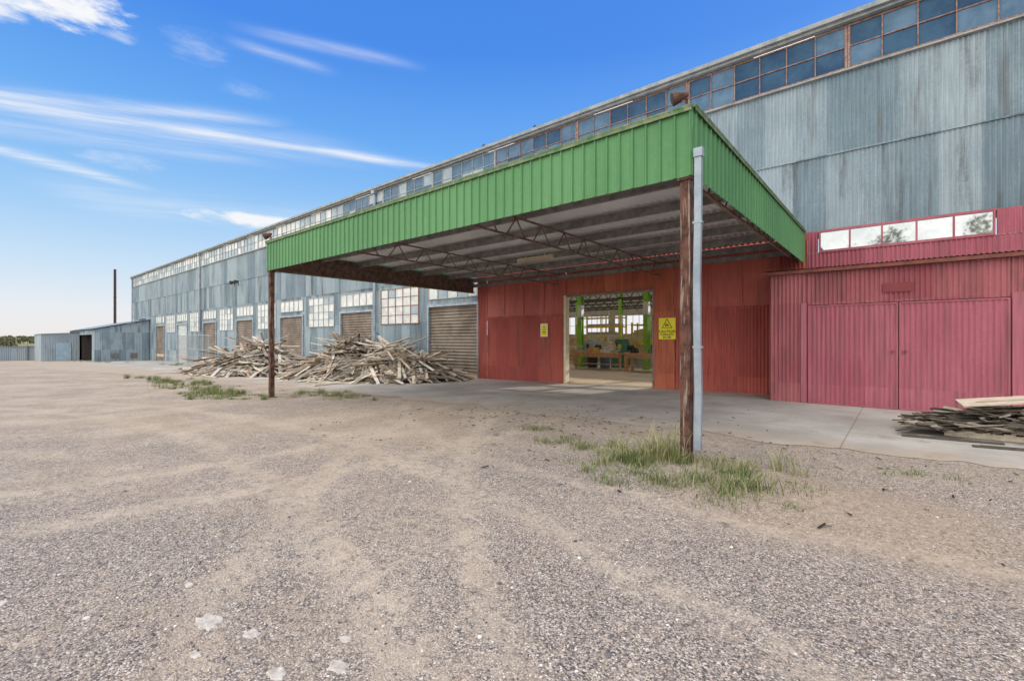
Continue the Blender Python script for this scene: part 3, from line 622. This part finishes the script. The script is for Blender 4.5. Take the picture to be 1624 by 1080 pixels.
def bin_(x,y,mt,lab):
    e=empty('rubbish_bin',(x,y,0),lab,'bin'); mb=MB(); mb.cyl((x,y,.016),(x,y,.85),.26,14,0,.32); mb.obj('body',[mt],e); mb=MB(); mb.cyl((x,y,.85),(x,y,.9),.34,14,0,.3); mb.obj('rim',[DARK],e)
bin_(-12.9,23.6,BLUE,'blue-grey drum bin on the warehouse floor'); bin_(-13.9,23.9,DARK,'black drum bin on the warehouse floor')
for i in range(11):
    bx=-14.3+.53*i+R(-.1,.1); s_=R(.10,.24); by=22.4+R(-.2,.2)
    mb=MB(); mb.box(bx-s_,bx+s_,by-.15,by+.15,.95,.95+s_*R(.5,1.3)); mb.box(bx-s_*.5,bx+s_*.6,by-.1,by+.1,.95+s_*1.31,.95+s_*1.6); mb.cyl((bx,by,.96+s_*.5),(bx,by,.96+s_*1.5),.04,8)
    mb.obj('tool_box',[random.choice([WHITE,GREYM,DARK,MGREEN,YEL,PALEW,ORANGE])],None,'small tool box standing on the timber workbench','tool box','tool boxes on the workbench')
for (x,y,w,n) in ((-18.9,29.5,1.2,7),(-17,31,1.0,9),(-14.6,30.5,1.3,10),(-13.9,29.2,.9,6),(-15.8,26,1.0,5),(-20.5,33,1.4,11)):
    mb=MB(); 
    for q in range(n): mb.box(x-w/2+R(-.05,.05),x+w/2+R(-.05,.05),y-.4,y+.4,.1+q*.16,.1+q*.16+.13); mb.box(x-w/2,x-w/2+.08,y-.39,y+.39,.1+q*.16-.03,.1+q*.16)
    mb.box(x-w/2,x-w/2+.1,y-.4,y+.4,.016,.07); mb.box(x+w/2-.1,x+w/2,y-.4,y+.4,.016,.07)
    mb.obj('timber_stack',[random.choice([ORANGE,PALEW])],None,'strapped stack of boards on the warehouse floor','timber stack','timber stacks inside')

# ---------------------------------------------------------------- vegetation
def grass(cx,cy,rx,ry,n,h,lab,mat=GRASS,name='grass',spread=.09,per=50):
    mb=MB(); cl=[(cx+rx*random.gauss(0,.6),cy+ry*random.gauss(0,.6),R(.2,1)**1.5,R(.4,1.7)) for _ in range(max(4,n//per))]
    for i in range(n):
        c=random.choice(cl); x=c[0]+random.gauss(0,spread*c[3]); y=c[1]+random.gauss(0,spread*c[3]); hh=h*max(.2,c[2])*R(.3,1.15); z=gh(x,y) if y<8 else gz(x)+.01
        a=R(0,6.28); b=R(.2,1.1)*hh; w=R(.0016,.0042)*(1+hh); dx,dy=math.cos(a),math.sin(a); px,py=-dy*w,dx*w; k=len(mb.v)
        for t in (0,.4,.75): 
            ox=x+dx*b*t*t; oy=y+dy*b*t*t; oz=z-.01+hh*t*(1-.22*t); f=1-t*.6; mb.v.append((ox-px*f,oy-py*f,oz)); mb.v.append((ox+px*f,oy+py*f,oz))
        mb.v.append((x+dx*b,y+dy*b,z+hh*.78)); mb.f+=[(k,k+1,k+3,k+2),(k+2,k+3,k+5,k+4),(k+4,k+5,k+6)]; mb.m+=[0,0,0]
    mb.obj(name,[mat],None,lab,'grass',kind='stuff')
grass(-2.5,5.3,.65,.5,2500,.29,'green grass tufts around the rusty post',per=85)
grass(-1.5,5.35,.5,.4,1300,.24,'green grass tufts beside the rusty post',per=85)
grass(-2.5,5.95,.42,.25,850,.76,'tall seeding dry grass by the rusty post',DRYG,'dry_grass',.09,55)
grass(-1.6,6.2,.45,.3,480,.54,'dry grass by the rusty post',DRYG,'dry_grass',.1,40)
grass(-3.6,6.1,.55,.4,1000,.20,'low grass tufts in the gravel',per=80)
grass(-5.1,6.75,.25,.18,700,.17,'small grass tuft in the gravel')
grass(-4.9,5.3,.08,.08,60,.08,'tiny grass tuft in the gravel')
grass(.1,7.4,.4,.22,380,.11,'sparse weeds in sandy soil',per=30)
grass(-.8,5.9,.5,.5,220,.12,'sparse weeds in sandy soil',per=11)
grass(-16.8,5.5,2.2,.75,6500,.32,'green grass strip around the far post',per=120)
grass(-24,6.2,5.0,.9,7500,.34,'green grass strip along the gravel',per=120)
grass(-14.0,7.5,2.0,.5,3600,.24,'low grass at the edge of the concrete',per=90)
grass(-50,12.5,5,.7,1200,.35,'weeds beside the grey wall'); grass(-68,10,5,1,1200,.4,'weeds by the old shed',DRYG,'dry_grass')
mb=MB()
for i in range(150):
    ang=math.radians(R(80,92)); rr_=R(260,460); x=-rr_*math.sin(ang); y=rr_*math.cos(ang); h=R(1.5,3.4)
    zb=gz(x)+(6.5*min(1,(-250-x)/350) if x<-250 else 0)
    mb.cyl((x,y,zb),(x,y,zb+h*.5),.15,5,0)
    for _ in range(60):
        v=Vector((random.gauss(0,1),random.gauss(0,1),random.gauss(0,1))); v=v.normalized()*R(.3,1)
        c=Vector((x+v.x*h*1.1,y+v.y*h*1.1,zb+h*.5+v.z*h*.38)); a=Vector((R(-1,1),R(-1,1),R(-1,1))).normalized()*R(.3,.7); b=a.cross(Vector((R(-1,1),R(-1,1),R(-1,1))).normalized())
        mb.face([c-a,c+b,c+a,c-b])
mb.obj('tree_line',[LEAFD],None,'distant dull green line of low trees across dry fields','trees',kind='stuff')
for (x,y,h) in ((-3.2,-32,12.9),(7.2,-33,13.6)):
    e=empty('tree',(x,y,gz(x)),'tall open-crowned tree standing across the yard','tree','trees across the yard')
    mb=MB(); mb.cyl((x,y,gz(x)),(x+.2,y,h*.45),.30,10,0,.2)
    for q in range(7):
        a=q*.9; mb.cyl((x+.2,y,h*(.30+.02*q)),(x+math.cos(a)*2.2,y+math.sin(a)*2.2,h*(.62+.04*q)),.12,6,0,.04)
    mb.obj('trunk',[BARK],e)
    mb=MB(); cc=[(x+R(-2.4,2.4),y+R(-2.4,2.4),h*R(.55,.95),R(.7,1.4)) for _ in range(20)]
    for q in range(3200):
        c0=random.choice(cc); v=Vector((random.gauss(0,1),random.gauss(0,1),random.gauss(0,1))).normalized()*c0[3]*R(.3,1)
        c=Vector((c0[0],c0[1],c0[2]))+v; a=Vector((R(-1,1),R(-1,1),R(-1,1))).normalized()*R(.08,.2); b=a.cross(Vector((R(-1,1),R(-1,1),R(-1,1))).normalized())
        mb.face([c-a,c+b,c+a,c-b])
    mb.obj('crown',[LEAF],e)

# ---------------------------------------------------------------- pebbles, debris
t=(1+5**.5)/2
iv=np.array([(-1,t,0),(1,t,0),(-1,-t,0),(1,-t,0),(0,-1,t),(0,1,t),(0,-1,-t),(0,1,-t),(t,0,-1),(t,0,1),(-t,0,-1),(-t,0,1)])/math.hypot(1,t)
ifc=[(0,11,5),(0,5,1),(0,1,7),(0,7,10),(0,10,11),(1,5,9),(5,11,4),(11,10,2),(10,7,6),(7,1,8),(3,9,4),(3,4,2),(3,2,6),(3,6,8),(3,8,9),(4,9,5),(2,4,11),(6,2,10),(8,6,7),(9,8,1)]
mb=MB(); cnt=0
while cnt<11000:
    d=2.0+6.5*R(0,1)**1.5; a=math.radians(40)+math.radians(R(-52,52)); x=-math.sin(a)*d; y=math.cos(a)*d
    if y>7.8 or mn.noise(Vector((x*.6,y*.6,9)))<R(-.6,.25): continue
    s=.003+.005*R(0,1)**2 if R(0,1)>.01 else R(.010,.018)
    M=iv*np.array([s*R(.8,1.4),s*R(.8,1.4),s*R(.5,.8)])*rng.uniform(.8,1.2,(12,1)); an=R(0,3.14); c_,s_=math.cos(an),math.sin(an)
    X=M[:,0]*c_-M[:,1]*s_+x; Y=M[:,0]*s_+M[:,1]*c_+y; Z=M[:,2]+gh(x,y)+s*.25; k=len(mb.v)
    mb.v+=list(zip(X.tolist(),Y.tolist(),Z.tolist())); mb.f+=[(k+p_,k+q_,k+r_) for p_,q_,r_ in ifc]; mb.m+=[0]*20; cnt+=1
mb.obj('gravel_stones',[PEB],None,'loose pink, grey and white gravel stones on the yard','gravel',kind='stuff')
mb=MB()
for i in range(380):
    if R(0,1)<.6: x=random.gauss(-5.5,1.8); y=random.gauss(8.2,.9)
    else: x=R(-9,1.5); y=R(4,8.2)
    L=R(.008,.04) if R(0,1)<.92 else R(.05,.08); a=R(0,3.14); z=max(gh(x,y),gz(x))+.016; d=Vector((math.cos(a)*L,math.sin(a)*L,R(-.003,.006))); c=Vector((x,y,z)); mb.beam(c-d,c+d,R(.006,.022),R(.004,.01),0)
mb.obj('bark_debris',[SCRAP],None,'scattered bark chips and twigs on the ground','debris',kind='stuff')
LUMP=plain_mat('pale_concrete_lump',(.40,.36,.31),(.66,.61,.56),22,.9,0,.6)
for li,(x,y,s) in enumerate(((-3.01,.91,.075),(-2.72,1.03,.042),(-2.3,1.34,.03),(-3.57,.97,.03),(-2.3,.98,.045),(-2.12,1.2,.05),(-2.74,.77,.028),(-4.2,.17,.03))):
    z=gh(x,y); mb=MB(); N=17; ring=[(1+.55*mn.noise(Vector((q*1.3,li*3.7,0)))+.35*mn.noise(Vector((q*3.1,li*1.7,4)))) for q in range(N)]
    for rr_,zz in ((1.08,-.01),(1.0,.003),(.8,.007)):
        for q in range(N): aa=2*math.pi*q/N; mb.v.append((x+s*1.3*rr_*ring[q]*math.cos(aa+.3),y+s*.8*rr_*ring[q]*math.sin(aa+.3),z+zz))
    for l in (0,1):
        for q in range(N): a=l*N+q; b=l*N+(q+1)%N; mb.f.append((a,b,b+N,a+N)); mb.m.append(0)
    mb.f.append(tuple(range(2*N,3*N))); mb.m.append(0)
    mb.obj('concrete_lump',[LUMP],None,'flat pale lump of old concrete set in the gravel','stone','pale lumps in the gravel')

# ---------------------------------------------------------------- world
w=bpy.data.worlds.new('World'); sc.world=w; w.use_nodes=True; g=G(w.node_tree)
try: w.cycles.sampling_method='MANUAL'; w.cycles.sample_map_resolution=512
except Exception: pass
EL,AZ=16,15
sky=g.n('ShaderNodeTexSky',sky_type='NISHITA'); sky.sun_disc=False; sky.sun_elevation=math.radians(EL); sky.sun_rotation=math.radians(AZ); sky.dust_density=1.0
dr=g.n('ShaderNodeTexCoord').outputs['Generated']; X,Y,Z=g.xyz(dr)
zc=g.m('MAXIMUM',Z,.03); px=g.m('DIVIDE',X,zc); py=g.m('DIVIDE',Y,zc)
c_=g.m('SUBTRACT',g.m('MULTIPLY',px,.888),g.m('MULTIPLY',py,.46)); l_=g.m('ADD',g.m('MULTIPLY',px,.46),g.m('MULTIPLY',py,.888))
el=g.m('MULTIPLY',g.m('ARCSINE',Z),57.2958); az=g.m('MULTIPLY',g.m('ARCTAN2',X,Y),57.2958)
base=g.ramp(g.m('DIVIDE',el,60),[(0,(.92,.88,.86)),(.05,(.86,.89,.94)),(.12,(.62,.80,.98)),(.22,(.35,.63,.98)),(.36,(.155,.44,.96)),(.52,(.07,.28,.88)),(1,(.04,.18,.70))])
nish=g.mix(1,sky.outputs[0],(.1,.1,.1),'MULTIPLY'); col=g.mix(.08,base,nish)
wv=g.noise(g.vec(g.m('MULTIPLY',l_,.9),g.m('MULTIPLY',c_,1.5),0),1,2); wsp=g.noise(g.vec(g.m('MULTIPLY',l_,1.6),g.m('MULTIPLY',c_,9),2),1,4,.65)
def streak(c0,w_,l0,l1,amt,tilt=0,lm=0,fade=.35):
    c=g.m('SUBTRACT',g.m('SUBTRACT',c_,c0),g.m('MULTIPLY',g.m('SUBTRACT',l_,lm),tilt)); c=g.m('ADD',c,g.m('MULTIPLY',g.m('SUBTRACT',wv,.5),w_*1.8))
    q=g.m('DIVIDE',c,w_); e=g.m('POWER',2.718,g.m('MULTIPLY',g.m('MULTIPLY',q,q),-1.0))
    a=g.m('MULTIPLY',g.ss(l_,l0-fade,l0+fade*.3),g.ss(l_,l1+fade*.3,l1-fade)); return g.m('MULTIPLY',g.m('MULTIPLY',e,a),g.m('MULTIPLY',g.ss(wsp,.25,.70,.30,1),amt))
masks=[streak(-2.645,.065,-2.2,.75,.85,0,0,.6),streak(-2.66,.16,-2.2,.3,.45,0,0,.6),streak(-2.40,.07,-2.2,-.15,.7,.15,-.2),streak(-2.95,.10,-2.2,-.2,.35,0,0,.5),streak(-3.5,.13,-1.7,-1.0,.65,-.9,-1.3,.3),
       streak(-1.708,.03,-.10,.34,.45,0,0,.2),streak(-1.83,.03,-.2,.05,.35,-.2,-.1,.12),streak(-4.2,.40,-1.5,1.0,.3)]
bn=g.noise(g.vec(g.m('MULTIPLY',az,.30),g.m('MULTIPLY',el,.9),0),1,5,.62)
def blob(a0,e0,hw,hh,amt,soft=.9):
    a=g.m('DIVIDE',g.m('SUBTRACT',az,a0),hw); e=g.m('DIVIDE',g.m('SUBTRACT',el,e0),hh)
    r=g.m('SUBTRACT',1,g.m('ADD',g.m('MULTIPLY',a,a),g.m('MULTIPLY',e,e))); r=g.m('ADD',r,g.m('MULTIPLY',g.m('SUBTRACT',bn,.5),3.0)); return g.ss(r,.0,soft,0,amt)
masks+=[blob(-69.0,12.8,7.2,1.05,.95,1.2),blob(-86,28.0,7,2.6,.98,1.0),blob(-88.5,25.6,3,1.0,.85,1.4),blob(-80.5,26.6,1.8,.6,.5,1.6),blob(-74.3,27.6,3.2,1.6,.4,2.2),blob(-70,25,3,1.0,.25,2.4),blob(-80,16.5,3.8,1.0,.45,2.0)]
mx=masks[0]
for k in masks[1:]: mx=g.m('MAXIMUM',mx,k)
mx=g.m('MULTIPLY',mx,g.ss(Z,.02,.08))
col=g.mix(mx,col,(.94,.95,.97))
bc=g.noise(dr,2.2,3,.6); fill_cloud=g.m('MULTIPLY',g.m('MAXIMUM',g.ss(Y,-.05,-.5),g.ss(el,46,62)),g.ss(bc,.25,.6,.6,1)); fill_cloud=g.m('MULTIPLY',fill_cloud,g.ss(Z,-.02,.02))  # unseen bright cloud added behind camera and overhead to light the yard
col=g.mix(fill_cloud,col,(2.38,2.25,2.08))
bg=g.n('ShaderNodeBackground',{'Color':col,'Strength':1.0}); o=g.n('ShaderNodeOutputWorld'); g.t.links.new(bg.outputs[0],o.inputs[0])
L=bpy.data.lights.new('sun','SUN'); L.energy=5.0; L.angle=math.radians(.5); L.color=(1,.91,.78)
so=bpy.data.objects.new('sun',L); COL.objects.link(so); ce=math.cos(math.radians(EL))
so.rotation_euler=Vector((-math.sin(math.radians(AZ))*ce,-math.cos(math.radians(AZ))*ce,-math.sin(math.radians(EL)))).to_track_quat('-Z','Y').to_euler(); so.location=(10,60,30)
cd=bpy.data.cameras.new('camera'); cd.lens=16.32; cd.sensor_width=36; cd.clip_end=6000; cd.clip_start=.05
co=bpy.data.objects.new('camera',cd); COL.objects.link(co); co.location=(0,0,1.6); co.rotation_euler=(math.radians(90),0,math.radians(40)); sc.camera=co
